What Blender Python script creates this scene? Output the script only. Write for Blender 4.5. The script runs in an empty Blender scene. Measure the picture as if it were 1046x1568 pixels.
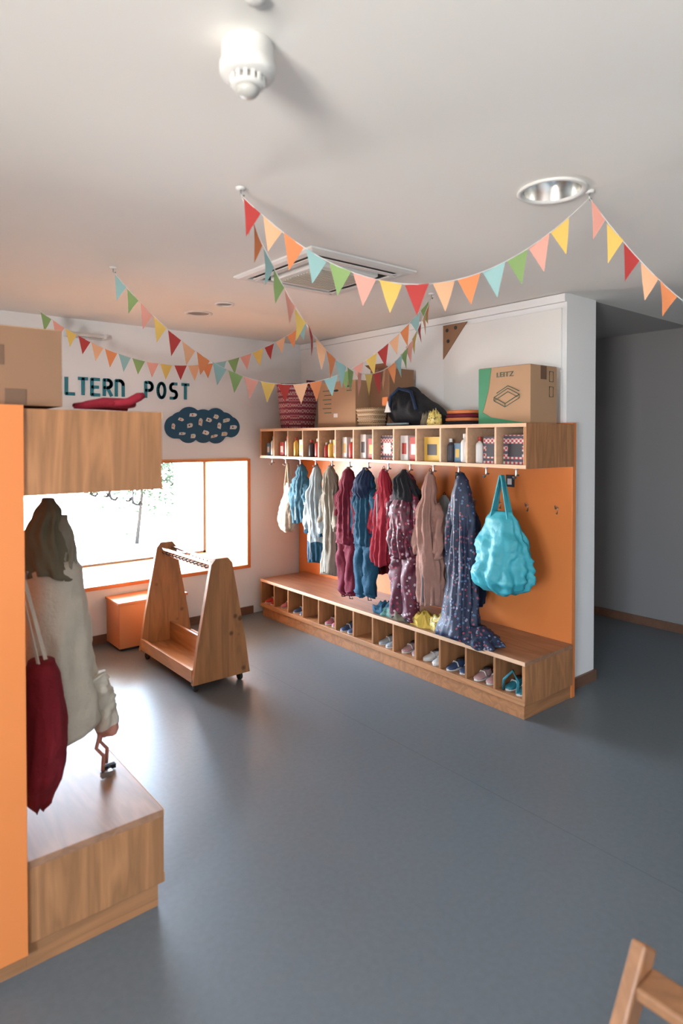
import bpy, math, random
from mathutils import Vector, Matrix, noise
random.seed(7)
S=bpy.context.scene
PI=math.pi
try:
    S.view_settings.view_transform='Standard'; S.view_settings.look='None'
except Exception as e: print('look',e)
# ------------------------------------------------------------------ materials
def base_mat(name):
    m=bpy.data.materials.new(name); m.use_nodes=True
    nt=m.node_tree; p=nt.nodes['Principled BSDF']
    return m,nt,p
def rgba(c,k=1): return (min(1,c[0]*k),min(1,c[1]*k),min(1,c[2]*k),1)
def N(nt,t,**kw):
    n=nt.nodes.new(t)
    for k,v in kw.items(): setattr(n,k,v)
    return n
def mixcol(nt,fac,a,b):
    m=N(nt,'ShaderNodeMix',data_type='RGBA')
    if hasattr(fac,'links') : nt.links.new(fac,m.inputs[0])
    else: m.inputs[0].default_value=fac
    for i,c in ((6,a),(7,b)):
        if hasattr(c,'links'): nt.links.new(c,m.inputs[i])
        else: m.inputs[i].default_value=c
    return m.outputs[2]
def mk(name,col,rough=.6,var=.08,scale=8,metal=0,bump=0,bscale=60,sheen=0,spec=.5):
    m,nt,p=base_mat(name)
    tc=N(nt,'ShaderNodeTexCoord'); no=N(nt,'ShaderNodeTexNoise')
    no.inputs['Scale'].default_value=scale; no.inputs['Detail'].default_value=4
    nt.links.new(tc.outputs['Object'],no.inputs['Vector'])
    c=mixcol(nt,no.outputs['Fac'],rgba(col,1-var),rgba(col,1+var))
    nt.links.new(c,p.inputs['Base Color'])
    p.inputs['Roughness'].default_value=rough; p.inputs['Metallic'].default_value=metal
    p.inputs['Specular IOR Level'].default_value=spec
    if sheen: p.inputs['Sheen Weight'].default_value=sheen
    if bump:
        n2=N(nt,'ShaderNodeTexNoise'); n2.inputs['Scale'].default_value=bscale; n2.inputs['Detail'].default_value=3
        nt.links.new(tc.outputs['Object'],n2.inputs['Vector'])
        bp=N(nt,'ShaderNodeBump'); bp.inputs['Strength'].default_value=bump; bp.inputs['Distance'].default_value=.01
        nt.links.new(n2.outputs['Fac'],bp.inputs['Height']); nt.links.new(bp.outputs['Normal'],p.inputs['Normal'])
    return m
def wood(name,col,axis='Y',rough=.42,k=1.0,knots=False):
    m,nt,p=base_mat(name)
    tc=N(nt,'ShaderNodeTexCoord'); mp=N(nt,'ShaderNodeMapping')
    sc=[9,9,9]; sc['XYZ'.index(axis)]=1.0
    mp.inputs['Scale'].default_value=sc
    nt.links.new(tc.outputs['Object'],mp.inputs['Vector'])
    n1=N(nt,'ShaderNodeTexNoise'); n1.inputs['Scale'].default_value=1.2; n1.inputs['Detail'].default_value=3; n1.inputs['Distortion'].default_value=.6
    nt.links.new(mp.outputs['Vector'],n1.inputs['Vector'])
    mu=N(nt,'ShaderNodeMath',operation='MULTIPLY'); mu.inputs[1].default_value=9; nt.links.new(n1.outputs['Fac'],mu.inputs[0])
    fr=N(nt,'ShaderNodeMath',operation='PINGPONG'); fr.inputs[1].default_value=1; nt.links.new(mu.outputs[0],fr.inputs[0])
    n2=N(nt,'ShaderNodeTexNoise'); n2.inputs['Scale'].default_value=12; n2.inputs['Detail'].default_value=4
    nt.links.new(mp.outputs['Vector'],n2.inputs['Vector'])
    c1=mixcol(nt,fr.outputs[0],rgba(col,1-.2*k),rgba(col,1+.1*k))
    c2=mixcol(nt,n2.outputs['Fac'],rgba((.68,.60,.52)),rgba((1,1,1)))
    mm=N(nt,'ShaderNodeMix',data_type='RGBA',blend_type='MULTIPLY'); mm.inputs[0].default_value=.5*k
    nt.links.new(c1,mm.inputs[6]); nt.links.new(c2,mm.inputs[7])
    out=mm.outputs[2]
    if knots:
        vo=N(nt,'ShaderNodeTexVoronoi'); vo.inputs['Scale'].default_value=8.5
        nt.links.new(tc.outputs['Object'],vo.inputs['Vector'])
        rp=N(nt,'ShaderNodeValToRGB'); rp.color_ramp.elements[0].position=.09; rp.color_ramp.elements[1].position=.19
        nt.links.new(vo.outputs['Distance'],rp.inputs[0])
        out=mixcol(nt,rp.outputs[0],rgba(col,.3),out)
    nt.links.new(out,p.inputs['Base Color'])
    p.inputs['Roughness'].default_value=rough
    return m
def dots(name,base,cols,scale=30,thr=.35,rough=.6):
    m,nt,p=base_mat(name)
    tc=N(nt,'ShaderNodeTexCoord'); vo=N(nt,'ShaderNodeTexVoronoi'); vo.inputs['Scale'].default_value=scale
    nt.links.new(tc.outputs['Object'],vo.inputs['Vector'])
    lt=N(nt,'ShaderNodeMath',operation='LESS_THAN'); lt.inputs[1].default_value=thr; nt.links.new(vo.outputs['Distance'],lt.inputs[0])
    sp=N(nt,'ShaderNodeSeparateColor'); nt.links.new(vo.outputs['Color'],sp.inputs[0])
    rp=N(nt,'ShaderNodeValToRGB'); rp.color_ramp.interpolation='CONSTANT'
    els=rp.color_ramp.elements
    while len(els)<len(cols): els.new(.5)
    for i,c in enumerate(cols): els[i].position=i/len(cols); els[i].color=rgba(c)
    nt.links.new(sp.outputs[0],rp.inputs[0])
    c=mixcol(nt,lt.outputs[0],rgba(base),rp.outputs[0])
    nt.links.new(c,p.inputs['Base Color']); p.inputs['Roughness'].default_value=rough
    return m
def weave(name,c1,c2,c3,s=60):
    m,nt,p=base_mat(name)
    tc=N(nt,'ShaderNodeTexCoord'); ck=N(nt,'ShaderNodeTexChecker'); ck.inputs['Scale'].default_value=s
    ck.inputs['Color1'].default_value=rgba(c1); ck.inputs['Color2'].default_value=rgba(c2)
    nt.links.new(tc.outputs['Object'],ck.inputs['Vector'])
    wv=N(nt,'ShaderNodeTexWave',bands_direction='Z'); wv.inputs['Scale'].default_value=s/10; nt.links.new(tc.outputs['Object'],wv.inputs['Vector'])
    gt=N(nt,'ShaderNodeMath',operation='GREATER_THAN'); gt.inputs[1].default_value=.72; nt.links.new(wv.outputs['Fac'],gt.inputs[0])
    c=mixcol(nt,gt.outputs[0],ck.outputs[0],rgba(c3)); nt.links.new(c,p.inputs['Base Color'])
    p.inputs['Roughness'].default_value=.75
    return m

WALL=mk('wall_paint',(.83,.82,.81),.85,.015,2,bump=.04,bscale=250)
WALL_SHADE=mk('wall_painted_shade',(.24,.222,.218),.85,.015,2)  # wall paint darkened: the corridor's shade is put into the colour
CEIL=mk('ceiling_paint',(.90,.88,.835),.9,.012,1.5)
CEIL_SHADE=mk('ceiling_painted_shade',(.45,.43,.41),.9,.012,1.5)  # ceiling paint with the corridor's dimness mixed into its colour
WHITE=mk('white_plastic',(.78,.77,.74),.5,.01)
CREAM=mk('cream_grille',(.50,.46,.38),.6,.03)
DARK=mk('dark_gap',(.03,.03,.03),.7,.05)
ORANGE=mk('orange_laminate',(.74,.225,.06),.36,.04,3)
STEP=mk('step_orange',(.58,.23,.10),.5,.04,3)
ORL=mk('orange_reveal',(.80,.44,.23),.5,.02,3)
WY=wood('beech_along',(.47,.225,.10),'Y')
WZ=wood('beech_upright',(.45,.21,.09),'Z',k=1.25)
WX=wood('beech_cross',(.42,.195,.085),'X')
WTOP=wood('bench_top_wood',(.37,.195,.115),'Y',rough=.32)
PALE=wood('pale_edge',(.72,.47,.30),'Y',k=.5)
PINE=wood('pine_upright',(.50,.24,.10),'Z',k=1.1,knots=True)
PINEY=wood('pine_along',(.50,.24,.10),'Y',k=1)
SKIRT=wood('skirting_wood',(.18,.09,.055),'X',k=.6)
METAL=mk('metal',(.42,.42,.42),.3,.05,metal=1)
REFL=mk('lamp_reflector',(.72,.71,.68),.22,.03,metal=1)
CARD=mk('cardboard',(.42,.25,.14),.8,.06,5)
CARD2=mk('cardboard_dark',(.27,.145,.08),.8,.06,5)
TAPE=mk('packing_tape',(.15,.08,.045),.35,.05)
GREEN=mk('print_green',(.05,.24,.12),.6,.05)
INK=mk('print_dark',(.05,.10,.07),.7,.05)
def fab(name,col,var=.18): return mk(name,col,.85,var,14,bump=.35,bscale=90,sheen=.02,spec=.25)
BEIGE=fab('beige_cloth',(.54,.44,.33)); KHAKI=fab('khaki_cloth',(.15,.125,.08)); OAT=fab('oat_cloth',(.58,.52,.43))
MAROON=fab('maroon_cloth',(.14,.012,.027)); RED=fab('red_cloth',(.26,.015,.028)); DRED=fab('dark_red_cloth',(.18,.009,.016))
NAVY=fab('navy_cloth',(.015,.028,.065)); TEALD=fab('petrol_cloth',(.012,.06,.105)); DENIM=fab('denim_cloth',(.05,.14,.20))
PALEB=fab('pale_blue_cloth',(.30,.36,.38)); TAUPE=fab('taupe_cloth',(.26,.23,.18)); DUSTY=fab('dusty_pink_cloth',(.29,.155,.12))
GREYC=fab('grey_cloth',(.11,.11,.12))
BLACK=fab('black_cloth',(.015,.015,.018)); TURQ=mk('turquoise_nylon',(.035,.31,.37),.55,.14,10,bump=.7,bscale=16)
YEL=fab('yellow_cloth',(.60,.42,.08)); ORC=fab('orange_cloth',(.62,.20,.07)); PINKC=fab('pink_lining',(.46,.20,.15)); OLIVE=fab('olive_teal_cloth',(.08,.18,.15))
FLN=dots('navy_floral',(.012,.02,.05),[(.26,.05,.07),(.08,.14,.25),(.22,.22,.30),(.015,.025,.06)],46,.34)
FLM=dots('maroon_floral',(.09,.008,.022),[(.45,.32,.34),(.30,.025,.06),(.015,.015,.02),(.22,.16,.22)],36,.34)
FLD=dots('yellow_dotted',(.60,.46,.12),[(.05,.05,.05),(.7,.7,.6)],60,.3)
CHK=weave('red_check',(.42,.05,.05),(.55,.51,.49),(.08,.07,.09),70)
BASKW=weave('pink_weave',(.36,.05,.10),(.52,.41,.40),(.22,.03,.065),62)
WICK=weave('wicker',(.42,.27,.15),(.24,.15,.075),(.50,.36,.22),90)
RUB=mk('rubber',(.02,.02,.022),.6,.1)
TEALP=mk('teal_paint',(.025,.20,.25),.6,.03)
CLOUD=mk('cloud_blue',(.012,.075,.14),.6,.04)
POSTC=[mk('flag_'+n,c,.8,.04) for n,c in (('red',(.42,.04,.035)),('peach',(.78,.42,.24)),('orange',(.72,.24,.09)),('blue',(.29,.47,.46)),('green',(.24,.36,.13)),('pink',(.76,.34,.27)),('yellow',(.74,.49,.12)))]
SH_COL=[mk('shoe_'+n,c,.6,.1) for n,c in (('pink',(.42,.13,.16)),('grey',(.28,.30,.31)),('teal',(.02,.17,.21)),('red',(.36,.02,.02)),('white',(.56,.54,.50)),('navy',(.03,.05,.11)),('brown',(.23,.11,.06)),('rose',(.40,.23,.22)))]
SOLE=mk('shoe_sole',(.54,.52,.48),.6,.05)
PWHITE=mk('bottle_white',(.68,.66,.63),.4,.03); PRED=mk('pack_red',(.43,.04,.03),.5,.08); PYEL=mk('pack_yellow',(.64,.41,.07),.5,.05); PBLK=mk('pack_black',(.04,.04,.05),.5,.05); PBLU=mk('pack_blue',(.11,.20,.29),.5,.05)

def floor_mat():
    m,nt,p=base_mat('linoleum')
    tc=N(nt,'ShaderNodeTexCoord')
    no=N(nt,'ShaderNodeTexNoise'); no.inputs['Scale'].default_value=45; no.inputs['Detail'].default_value=5
    nt.links.new(tc.outputs['Object'],no.inputs['Vector'])
    c=mixcol(nt,no.outputs['Fac'],rgba((.115,.135,.150)),rgba((.160,.182,.198)))
    p.inputs['Roughness'].default_value=.40
    p.inputs['Specular IOR Level'].default_value=.5
    sx=N(nt,'ShaderNodeSeparateXYZ'); nt.links.new(tc.outputs['Object'],sx.inputs[0])
    a=N(nt,'ShaderNodeMath',operation='SUBTRACT'); a.inputs[1].default_value=2.33; nt.links.new(sx.outputs[0],a.inputs[0])
    b=N(nt,'ShaderNodeMath',operation='ABSOLUTE'); nt.links.new(a.outputs[0],b.inputs[0])
    l=N(nt,'ShaderNodeMath',operation='LESS_THAN'); l.inputs[1].default_value=.0013; nt.links.new(b.outputs[0],l.inputs[0])
    c=mixcol(nt,l.outputs[0],c,rgba((.075,.085,.095)))
    nt.links.new(c,p.inputs['Base Color'])
    bp=N(nt,'ShaderNodeBump'); bp.inputs['Strength'].default_value=.06; bp.inputs['Distance'].default_value=.004
    nt.links.new(no.outputs['Fac'],bp.inputs['Height']); nt.links.new(bp.outputs['Normal'],p.inputs['Normal'])
    return m
FLOOR=floor_mat()

# ------------------------------------------------------------------ builder
class B:
    def __init__(s): s.v=[];s.f=[];s.mi=[];s.sm=[];s.mats=[];s.M=Matrix()
    def add(s,vs,fs,mat,smooth=False):
        o=len(s.v); s.v+= [s.M@Vector(p) for p in vs]
        if mat not in s.mats: s.mats.append(mat)
        k=s.mats.index(mat)
        for f in fs: s.f.append([o+i for i in f]); s.mi.append(k); s.sm.append(smooth)
    def box(s,x0,x1,y0,y1,z0,z1,mat):
        s.add([(x0,y0,z0),(x1,y0,z0),(x1,y1,z0),(x0,y1,z0),(x0,y0,z1),(x1,y0,z1),(x1,y1,z1),(x0,y1,z1)],
              [(0,3,2,1),(4,5,6,7),(0,1,5,4),(1,2,6,5),(2,3,7,6),(3,0,4,7)],mat)
    def loft(s,rings,mat,cap0=True,cap1=True,smooth=True):
        n=len(rings[0]); vs=[p for r in rings for p in r]; fs=[]
        for i in range(len(rings)-1):
            for j in range(n):
                k=(j+1)%n; fs.append((i*n+j,i*n+k,(i+1)*n+k,(i+1)*n+j))
        if cap0: fs.append(tuple(range(n-1,-1,-1)))
        if cap1: fs.append(tuple((len(rings)-1)*n+j for j in range(n)))
        s.add(vs,fs,mat,smooth)
    def tube(s,pts,r,mat,n=8):
        pts=[Vector(p) for p in pts]; rings=[]
        rr=r if isinstance(r,(list,tuple)) else [r]*len(pts)
        for i,p in enumerate(pts):
            t=(pts[min(i+1,len(pts)-1)]-pts[max(i-1,0)]).normalized()
            a=Vector((0,0,1)) if abs(t.z)<.9 else Vector((1,0,0))
            u=t.cross(a).normalized(); w=t.cross(u).normalized()
            rings.append([p+u*math.cos(2*PI*k/n)*rr[i]+w*math.sin(2*PI*k/n)*rr[i] for k in range(n)])
        s.loft(rings,mat)
    def bar(s,p0,p1,w,h,mat):
        p0=Vector(p0);p1=Vector(p1); t=(p1-p0).normalized()
        a=Vector((0,0,1)) if abs(t.z)<.95 else Vector((1,0,0))
        u=t.cross(a).normalized()*w/2; q=u.cross(t).normalized()*h/2
        s.loft([[p-u-q,p+u-q,p+u+q,p-u+q] for p in (p0,p1)],mat,smooth=False)
    def rev(s,c,prof,mat,n=32,cap0=True,cap1=True,smooth=True):
        s.loft([[(c[0]+r*math.cos(2*PI*k/n),c[1]+r*math.sin(2*PI*k/n),c[2]+z) for k in range(n)] for r,z in prof],mat,cap0,cap1,smooth)
    def prism(s,poly,f0,f1,mat):
        s.loft([[f0(p) for p in poly],[f1(p) for p in poly]],mat,smooth=False)
    def done(s,name,bevel=0,origin=None):
        if origin is None:
            xs=[v.x for v in s.v];ys=[v.y for v in s.v];zs=[v.z for v in s.v]
            origin=((min(xs)+max(xs))/2,(min(ys)+max(ys))/2,min(zs))
        o=Vector(origin)
        me=bpy.data.meshes.new(name); me.from_pydata([v-o for v in s.v],[],s.f)
        for m in s.mats: me.materials.append(m)
        me.polygons.foreach_set('material_index',s.mi); me.polygons.foreach_set('use_smooth',s.sm); me.update()
        import bmesh
        bm=bmesh.new(); bm.from_mesh(me); bmesh.ops.recalc_face_normals(bm,faces=bm.faces); bm.to_mesh(me); bm.free()
        ob=bpy.data.objects.new(name,me); ob.location=o; S.collection.objects.link(ob)
        if bevel:
            md=ob.modifiers.new('bevel','BEVEL'); md.width=bevel; md.segments=2; md.limit_method='ANGLE'; md.angle_limit=math.radians(50)
        return ob

H=2.51
YA=5.0; XB=3.602
# ------------------------------------------------------------------ room shell
b=B(); b.box(-2.8,5.7,-2.8,8.2,-.1,0,FLOOR); b.done('floor',origin=(0,0,0))
DLx,DLy,DLr=2.079,1.316,.108
b=B(); q=.2
X0,X1,Y0,Y1=-2.8,5.7,-2.8,8.2
ax,bx,ay,by=DLx-q,DLx+q,DLy-q,DLy+q
def quad(bb,x0,x1,y0,y1,z,m): bb.add([(x0,y0,z),(x1,y0,z),(x1,y1,z),(x0,y1,z)],[(0,1,2,3)],m)
quad(b,X0,ax,Y0,Y1,H,CEIL);quad(b,bx,3.93,Y0,Y1,H,CEIL);quad(b,3.93,X1,Y0,2.19,H,CEIL);quad(b,3.93,X1,2.19,Y1,H,CEIL_SHADE);quad(b,ax,bx,Y0,ay,H,CEIL);quad(b,ax,bx,by,Y1,H,CEIL)  # darker quad past the partition is painted shade
n=32; vs=[];fs=[]
for k in range(n):
    t=2*PI*k/n; c,s_=math.cos(t),math.sin(t); m=max(abs(c),abs(s_))
    vs.append((DLx+DLr*c,DLy+DLr*s_,H)); vs.append((DLx+q*c/m,DLy+q*s_/m,H))
for k in range(n):
    j=(k+1)%n; fs.append((2*k,2*k+1,2*j+1,2*j))
b.add(vs,fs,CEIL)
b.box(X0,X1,Y0,Y1,H+.2,H+.3,CEIL)
b.done('ceiling',origin=(0,0,H))
WX0,WX1,WZ0,WZ1=1.0,3.0,.455,1.40
b=B(); T=.2
b.box(-2.8,WX0-.03,YA,YA+T,0,H+.2,WALL); b.box(WX1,3.95,YA,YA+T,0,H+.2,WALL)
b.box(WX0-.03,WX1,YA,YA+T,0,WZ0-.03,WALL); b.box(WX0-.03,WX1,YA,YA+T,WZ1+.03,H+.2,WALL)
b.done('wall_back')
b=B(); b.box(XB,3.95,2.17,YA-.001,0,H,WALL); b.box(3.75,3.95,YA+T,8.2,0,H+.2,WALL); b.done('wall_right')
b=B(); b.box(5.46,5.66,-2.8,8.2,0,H+.2,WALL_SHADE); b.done('wall_corridor')
b=B(); b.box(3.95,5.46,8.0,8.2,0,H+.2,WALL_SHADE); b.done('wall_corridor_end')
b=B(); b.box(-2.8,5.46,-2.8,-2.6,0,H+.2,WALL); b.done('wall_front')
LY0,LY1,LZ0,LZ1=-1.15,.25,.9,2.0  # unseen window opening, added to light the near-left end faces
b=B(); b.box(-2.8,-2.6,-2.6,LY0,0,H+.2,WALL); b.box(-2.8,-2.6,LY1,YA,0,H+.2,WALL)
b.box(-2.8,-2.6,LY0,LY1,0,LZ0,WALL); b.box(-2.8,-2.6,LY0,LY1,LZ1,H+.2,WALL); b.done('wall_left')
b=B(); b.box(-2.6,3.05,YA-.015,YA,0,.07,SKIRT); b.done('baseboard_back')
b=B(); b.box(3.61,3.965,2.155,2.17,0,.07,SKIRT); b.box(3.95,3.965,2.17,8,0,.07,SKIRT); b.done('baseboard_right')
b=B(); b.box(5.445,5.46,-2.6,8,0,.07,SKIRT); b.done('baseboard_corridor')
b=B(); b.box(3.577,3.602,2.17,4.99,2.455,2.505,WALL); b.done('trim_1')
b=B(); b.box(3.588,3.602,2.2,3.17,1.70,2.42,WHITE); b.done('wall_panel',bevel=.003)
FRM=mk('window_frame',(.10,.085,.075),.5)
b=B(); D=.85; yo=YA+D
b.box(WX0-.03,WX0,YA-.012,yo,WZ0-.03,WZ1+.03,ORL); b.box(WX1,WX1+.03,YA+T,yo,WZ0-.03,WZ1+.03,ORL)
b.box(WX1-.012,WX1,YA-.012,yo,WZ0,WZ1,ORL)
b.box(WX0,WX1-.0,YA-.012,yo,WZ0-.03,WZ0,ORL); b.box(WX0,WX1-.0,YA-.012,yo,WZ1,WZ1+.03,ORL)
b.box(WX0,WX1,YA-.016,YA-.0125,WZ0-.03,WZ0,ORANGE); b.box(WX0,WX1+.02,YA-.016,YA-.0125,WZ1,WZ1+.02,ORANGE)
b.box(WX1-.006,WX1+.02,YA-.016,YA-.0125,WZ0-.03,WZ1,ORANGE)
b.box(WX0,WX1-.012,yo-.05,yo,WZ0,WZ0+.02,FRM); b.box(WX0,WX1-.012,yo-.05,yo,WZ1-.03,WZ1,FRM)
b.box(WX1-.037,WX1-.012,yo-.05,yo,WZ0,WZ1,FRM); b.box(WX0,WX0+.04,yo-.05,yo,WZ0,WZ1,FRM)
b.done('window_1')
b=B()
for y in (LY0,(LY0+LY1)/2,LY1-.05): b.box(-2.72,-2.66,y,y+.05,LZ0,LZ1,FRM)
b.box(-2.72,-2.66,LY0,LY1,LZ0,LZ0+.05,FRM); b.box(-2.72,-2.66,LY0,LY1,LZ1-.05,LZ1,FRM); b.done('added_fill_window')
b=B(); b.box(1.41,1.71,4.955,4.999,2.365,2.405,WHITE); b.box(1.43,1.69,4.945,4.955,2.37,2.395,PALEB)
b.tube([(1.43,4.93,2.383),(1.69,4.93,2.383)],.013,WHITE,14)
for x in (1.425,1.695): b.box(x-.012,x+.012,4.918,4.956,2.366,2.40,WHITE)
b.done('wall_lamp',bevel=.002)

# ------------------------------------------------------------------ cloakroom units
def hook(b,x,y,z,sx=-1):
    b.box(x-.014,x+.014,y-.014,y+.014,z-.006,z,METAL)
    b.tube([(x,y,z),(x,y,z-.04),(x+sx*.006,y,z-.055),(x+sx*.02,y,z-.06),(x+sx*.03,y,z-.048)],.006,METAL,6)
    b.tube([(x,y,z-.03),(x-sx*.012,y,z-.045),(x-sx*.024,y,z-.042)],.0055,METAL,6)
def unit(name,xf,xb,y0,y1,nc,core,plinth=None):
    sx=1 if xf<xb else -1
    def bx(a,c,*r): b.box(min(a,c),max(a,c),*r)
    b=B(); t=.022
    bx(xf,xb,y0+.02,y1-.02,1.43,1.43+t,WY); bx(xf,xb,y0+.02,y1-.02,1.69-t,1.69,WY)
    bx(xf,xb,y0,y0+.02,1.43,1.69,WZ); bx(xf,xb,y1-.02,y1,1.43,1.69,WZ)
    bx(xb-sx*.012,xb,y0+.02,y1-.02,1.43+t,1.69-t,WY)
    step=(y1-y0)/nc
    for i in range(1,nc):
        y=y0+i*step; bx(xf+sx*.004,xb-sx*.012,y-.007,y+.007,1.43+t,1.69-t,PALE)
    bx(xf-sx*.003,xf,y0,y1,1.43,1.43+t,PALE); bx(xf-sx*.003,xf,y0,y1,1.69-t,1.69,PALE)
    bx(xf,xb,y0,y1,.312,.336,WTOP); bx(xf,xb,y0+.02,y1-.02,.10,.12,WY)
    bx(xf,xb,y0,y0+.02,.085,.312,WZ); bx(xf,xb,y1-.02,y1,.085,.312,WZ)
    bx(xb-sx*.012,xb,y0+.02,y1-.02,.12,.312,WY)
    for i in range(1,nc):
        y=y0+i*step; bx(xf+sx*.004,xb-sx*.012,y-.008,y+.008,.12,.312,WZ)
    bx(xf-sx*.003,xf,y0,y1,.312,.336,PALE); bx(xf-sx*.003,xf,y0,y1,.085,.12,WY)
    bx(xf+sx*.015,xb,y0+.015,y1-.015,0,.10,WX)
    bx(core[0],core[1],core[2],core[3],core[4],core[5],ORANGE)
    if plinth: b.box(*plinth,WX)
    for i in range(nc):
        hook(b,xf+sx*.06,y0+(i+.5)*step,1.43,-sx)
        b2=y0+(i+.5)*step
        b.tube([(xb,b2,1.17),(xb-sx*.03,b2,1.165),(xb-sx*.035,b2,1.185)],.005,METAL,6)
        b.tube([(xb,b2,1.17),(xb-sx*.012,b2,1.13),(xb-sx*.025,b2,1.135)],.004,METAL,6)
    b.done(name,bevel=.0015)
unit('cloakroom_unit',3.06,3.56,2.09,4.88,13,(3.56,3.6,2.10,4.98,.0,1.70))
unit('cloakroom_unit',.89,.46,2.04,4.70,12,(.20,.46,2.03,4.70,.06,1.70),(.22,.46,2.055,4.68,0,.06))

# ------------------------------------------------------------------ lettering
def text(name,body,size,loc,rot,mat,ext=.003,off=0,sp=1):
    cu=bpy.data.curves.new(name,'FONT'); cu.body=body; cu.size=size; cu.extrude=ext; cu.offset=off; cu.space_character=sp
    o=bpy.data.objects.new(name+'_tmp',cu); S.collection.objects.link(o)
    bpy.context.view_layer.update()
    me=bpy.data.meshes.new_from_object(o.evaluated_get(bpy.context.evaluated_depsgraph_get()))
    bpy.data.objects.remove(o)
    ob=bpy.data.objects.new(name,me); me.materials.clear(); me.materials.append(mat)
    ob.location=loc; ob.rotation_euler=rot; S.collection.objects.link(ob)
    return ob
def fit(ob,w,h):
    me=ob.data; xs=[v.co.x for v in me.vertices]; ys=[v.co.y for v in me.vertices]
    kx=w/(max(xs)-min(xs)); ky=h/(max(ys)-min(ys)); x0=min(xs); y0=min(ys)
    for v in me.vertices: v.co.x=(v.co.x-x0)*kx; v.co.y=(v.co.y-y0)*ky
root=bpy.data.objects.new('wall_lettering',None); root.location=(1.8,YA-.004,1.93); S.collection.objects.link(root)
def arc(cx,cz,rx,rz,a0,a1,n=10): return [(cx+rx*math.cos(math.radians(a0+(a1-a0)*i/n)),cz+rz*math.sin(math.radians(a0+(a1-a0)*i/n))) for i in range(n+1)]
def glyph(ch):
    w=.055; h=.12
    return {
    'E':[[(w,0),(0,0),(0,h),(w,h)],[(0,h/2),(w*.85,h/2)]],
    'L':[[(0,h),(0,0),(w,0)]],
    'T':[[(-.002,h),(w+.002,h)],[(w/2,h),(w/2,0)]],
    'R':[[(0,0),(0,h)]+[(w*.5,h)]+arc(w*.5,h*.75,w*.5,h*.25,90,-90)+[(0,h*.5)],[(w*.45,h*.5),(w,0)]],
    'N':[[(0,0),(0,h)]+[(w*.4,h)]+arc(w*.45,h*.72,w*.55,h*.28,90,0)+[(w,0)]],
    'P':[[(0,0),(0,h),(w*.5,h)]+arc(w*.5,h*.73,w*.5,h*.27,90,-90)+[(0,h*.46)]],
    'O':[arc(w*.5,h*.5,w*.55,h*.5,0,360,20)],
    'S':[[(w,h)]+arc(w*.45,h*.75,w*.45,h*.25,90,270)+arc(w*.5,h*.25,w*.48,h*.25,90,-90)+[(0,0)]]}[ch]
for nm,tx,x,w in (('word_parents','ELTERN',1.325,.53),('word_post','POST',2.035,.38)):
    b=B(); adv=(w-.06)/(len(tx)-1)
    for i,ch in enumerate(tx):
        for st_ in glyph(ch):
            for (xa,za),(xb_,zb_) in zip(st_[:-1],st_[1:]):
                if abs(xa-xb_)+abs(za-zb_)<1e-5: continue
                dx,dz=xb_-xa,zb_-za; L=math.hypot(dx,dz); px,pz=-dz/L*.012,dx/L*.012; ex,ez=dx/L*.006,dz/L*.006
                P=[(xa-ex+px,za-ez+pz),(xa-ex-px,za-ez-pz),(xb_+ex-px,zb_+ez-pz),(xb_+ex+px,zb_+ez+pz)]
                gx=x+.008+i*adv
                b.prism(P,lambda p:(gx+p[0],YA-.001,1.94+p[1]),lambda p:(gx+p[0],YA-.009,1.94+p[1]),TEALP)
    o=b.done(nm); loc=o.location.copy(); o.parent=root; o.location=loc-root.location
circ=[(-.255,-.015,.098),(-.13,.045,.112),(.0,.015,.125),(.12,.05,.105),(.265,-.01,.092),(-.14,-.055,.095),(.12,-.055,.10),(0,-.05,.10),(.2,.01,.11),(-.2,0,.115)]
poly=[]
for k in range(160):
    t=2*PI*k/160; d=Vector((math.cos(t),math.sin(t))); best=.05
    for cx,cy,r in circ:
        c=Vector((cx,cy)); pr=c.dot(d); dist2=c.length_squared-pr*pr
        if dist2<r*r: best=max(best,pr+math.sqrt(r*r-dist2))
    poly.append((d.x*best,d.y*best))
b=B(); cX,cZ=2.555,1.715
b.prism(poly,lambda p:(cX+p[0],YA,cZ+p[1]),lambda p:(cX+p[0],YA-.012,cZ+p[1]),CLOUD)
random.seed(3)
CREAMC=mk('card_cream',(.62,.54,.48),.6)
for i,(px,pz) in enumerate([(-.28,-.01),(-.20,-.07),(-.21,.05),(-.13,-.0),(-.10,.09),(-.10,-.09),(-.03,.03),(.02,-.06),(.05,.05),(.10,-.09),(.12,.08),(.15,.0),(.20,-.07),(.22,.05),(.29,-.01)]):
    w=random.uniform(.020,.036);h=random.uniform(.011,.019); a=random.choice([0,.2,1.4,-.3])
    pp=[(-w,-h),(w*.6,-h),(w,-h*.3),(w,h*.6),(w*.4,h),(-w*.8,h*.8)]
    pp=[(x*math.cos(a)-z*math.sin(a),x*math.sin(a)+z*math.cos(a)) for x,z in pp]
    b.prism(pp,lambda p:(cX+px+p[0],YA-.012,cZ+pz+p[1]),lambda p:(cX+px+p[0],YA-.016,cZ+pz+p[1]),PWHITE if i%3 else CREAMC)
    m=random.choice([PRED,PBLK,PYEL,ORC])
    b.prism([(.007*math.cos(u),.007*math.sin(u)) for u in [2*PI*k/10 for k in range(10)]],lambda p:(cX+px-w*.2+p[0],YA-.016,cZ+pz+p[1]),lambda p:(cX+px-w*.2+p[0],YA-.019,cZ+pz+p[1]),m)
b.done('cloud_picture_board')
b=B(); b.prism([(3.17,2.44),(2.945,2.44),(3.17,2.19)],lambda p:(3.587,p[0],p[1]),lambda p:(3.581,p[0],p[1]),CARD2)
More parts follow.
